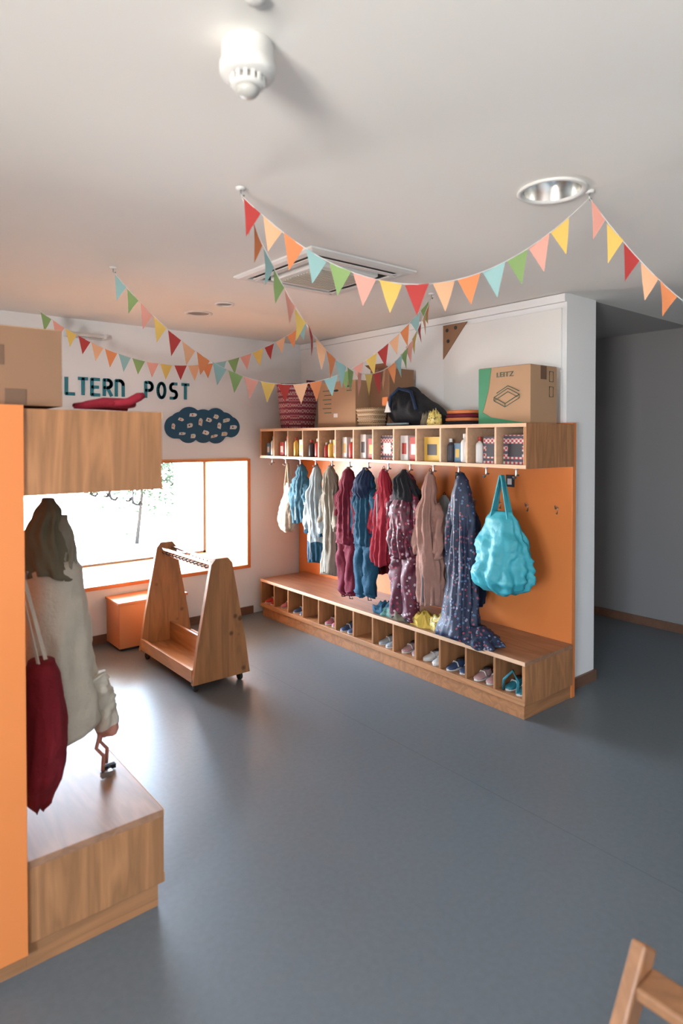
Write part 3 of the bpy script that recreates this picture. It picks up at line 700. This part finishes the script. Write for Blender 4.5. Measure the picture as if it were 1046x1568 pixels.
# ------------------------------------------------------------------ folding chair bottom right
CH=wood('chair_wood',(.38,.175,.08),'Z')
b=B()
for y in (.575,.20):
    b.bar((1.25,y,.60),(.82,y,.012),.030,.060,CH)
    b.bar((.80,y,.33),(1.20,y,.012),.026,.042,CH)
b.bar((1.215,.56,.55),(1.215,.215,.55),.075,.026,CH)
b.bar((1.13,.56,.44),(1.13,.215,.44),.05,.02,CH)
for k in range(5): b.box(.76+k*.062,.76+k*.062+.05,.225,.55,.33,.345,CH)
b.box(.76,1.06,.19,.225,.305,.33,CH); b.box(.76,1.06,.55,.588,.305,.33,CH)
b.bar((.87,.2,.08),(.87,.575,.08),.02,.02,CH); b.bar((1.15,.2,.05),(1.15,.575,.05),.02,.02,CH)
b.done('folding_chair',bevel=.006)

# ------------------------------------------------------------------ outside
LEAF=mk('leaves',(.018,.024,.013),.9,.4,5,spec=.05); BARK=mk('bark',(.015,.012,.01),.9,spec=.05)
b=B(); random.seed(9)
for tx in (4.4,5.2,6.1):
    b.tube([(tx,11.2,-.3),(tx+.1,11.2,.6),(tx,11.1,1.4)],[.04,.03,.02],BARK,8)
for i in range(2600):
    tx=random.choice((4.5,5.2,6.0)); r=Vector((random.gauss(0,.45),random.gauss(0,.35),random.gauss(0,.42)))
    p=Vector((tx,11.2,1.15))+r; d=Vector((random.uniform(-1,1),random.uniform(-1,1),random.uniform(-1,1))).normalized()*.06
    e=d.orthogonal().normalized()*.03
    b.add([p-d,p-e,p+d,p+e],[(0,1,2,3)],LEAF)
b.done('garden_shrubs')
b=B(); b.box(1,8,10,12.6,-.35,-.3,mk('gravel',(.8,.78,.74),.9,.1,20)); b.done('garden_ground')

# ------------------------------------------------------------------ light
w=bpy.data.worlds.new('sky'); S.world=w; w.use_nodes=True; nt=w.node_tree
bg=nt.nodes['Background']; tc=N(nt,'ShaderNodeTexCoord'); sx=N(nt,'ShaderNodeSeparateXYZ'); nt.links.new(tc.outputs['Generated'],sx.inputs[0])
mr=N(nt,'ShaderNodeMapRange'); mr.inputs[1].default_value=-.25; mr.inputs[2].default_value=.25; nt.links.new(sx.outputs[2],mr.inputs[0])
c=mixcol(nt,mr.outputs[0],rgba((1,.94,.86)),rgba((.58,.76,.97))); nt.links.new(c,bg.inputs[0]); bg.inputs[1].default_value=74
def portal(loc,rot,sx_,sy_):
    l=bpy.data.lights.new('window_portal','AREA'); l.shape='RECTANGLE'; l.size=sx_; l.size_y=sy_; l.cycles.is_portal=True
    o=bpy.data.objects.new('window_portal',l); o.location=loc; o.rotation_euler=rot; S.collection.objects.link(o)
portal((2.0,YA+.86,.93),(-PI/2,0,0),2.0,.95)
portal((-2.75,(LY0+LY1)/2,(LZ0+LZ1)/2),(0,-PI/2,0),LZ1-LZ0,LY1-LY0)  # portal for the added left opening

# ------------------------------------------------------------------ camera
cd=bpy.data.cameras.new('camera'); cam=bpy.data.objects.new('camera',cd); S.collection.objects.link(cam)
cam.location=(0,0,1.6); cam.rotation_euler=(math.radians(89),0,math.radians(-39.4))
cd.sensor_fit='VERTICAL'; cd.sensor_height=36; cd.sensor_width=24; cd.lens=22.27; cd.shift_y=-.0606; cd.clip_start=.05
cd.dof.use_dof=True; cd.dof.focus_distance=4.6; cd.dof.aperture_fstop=2.5
S.camera=cam
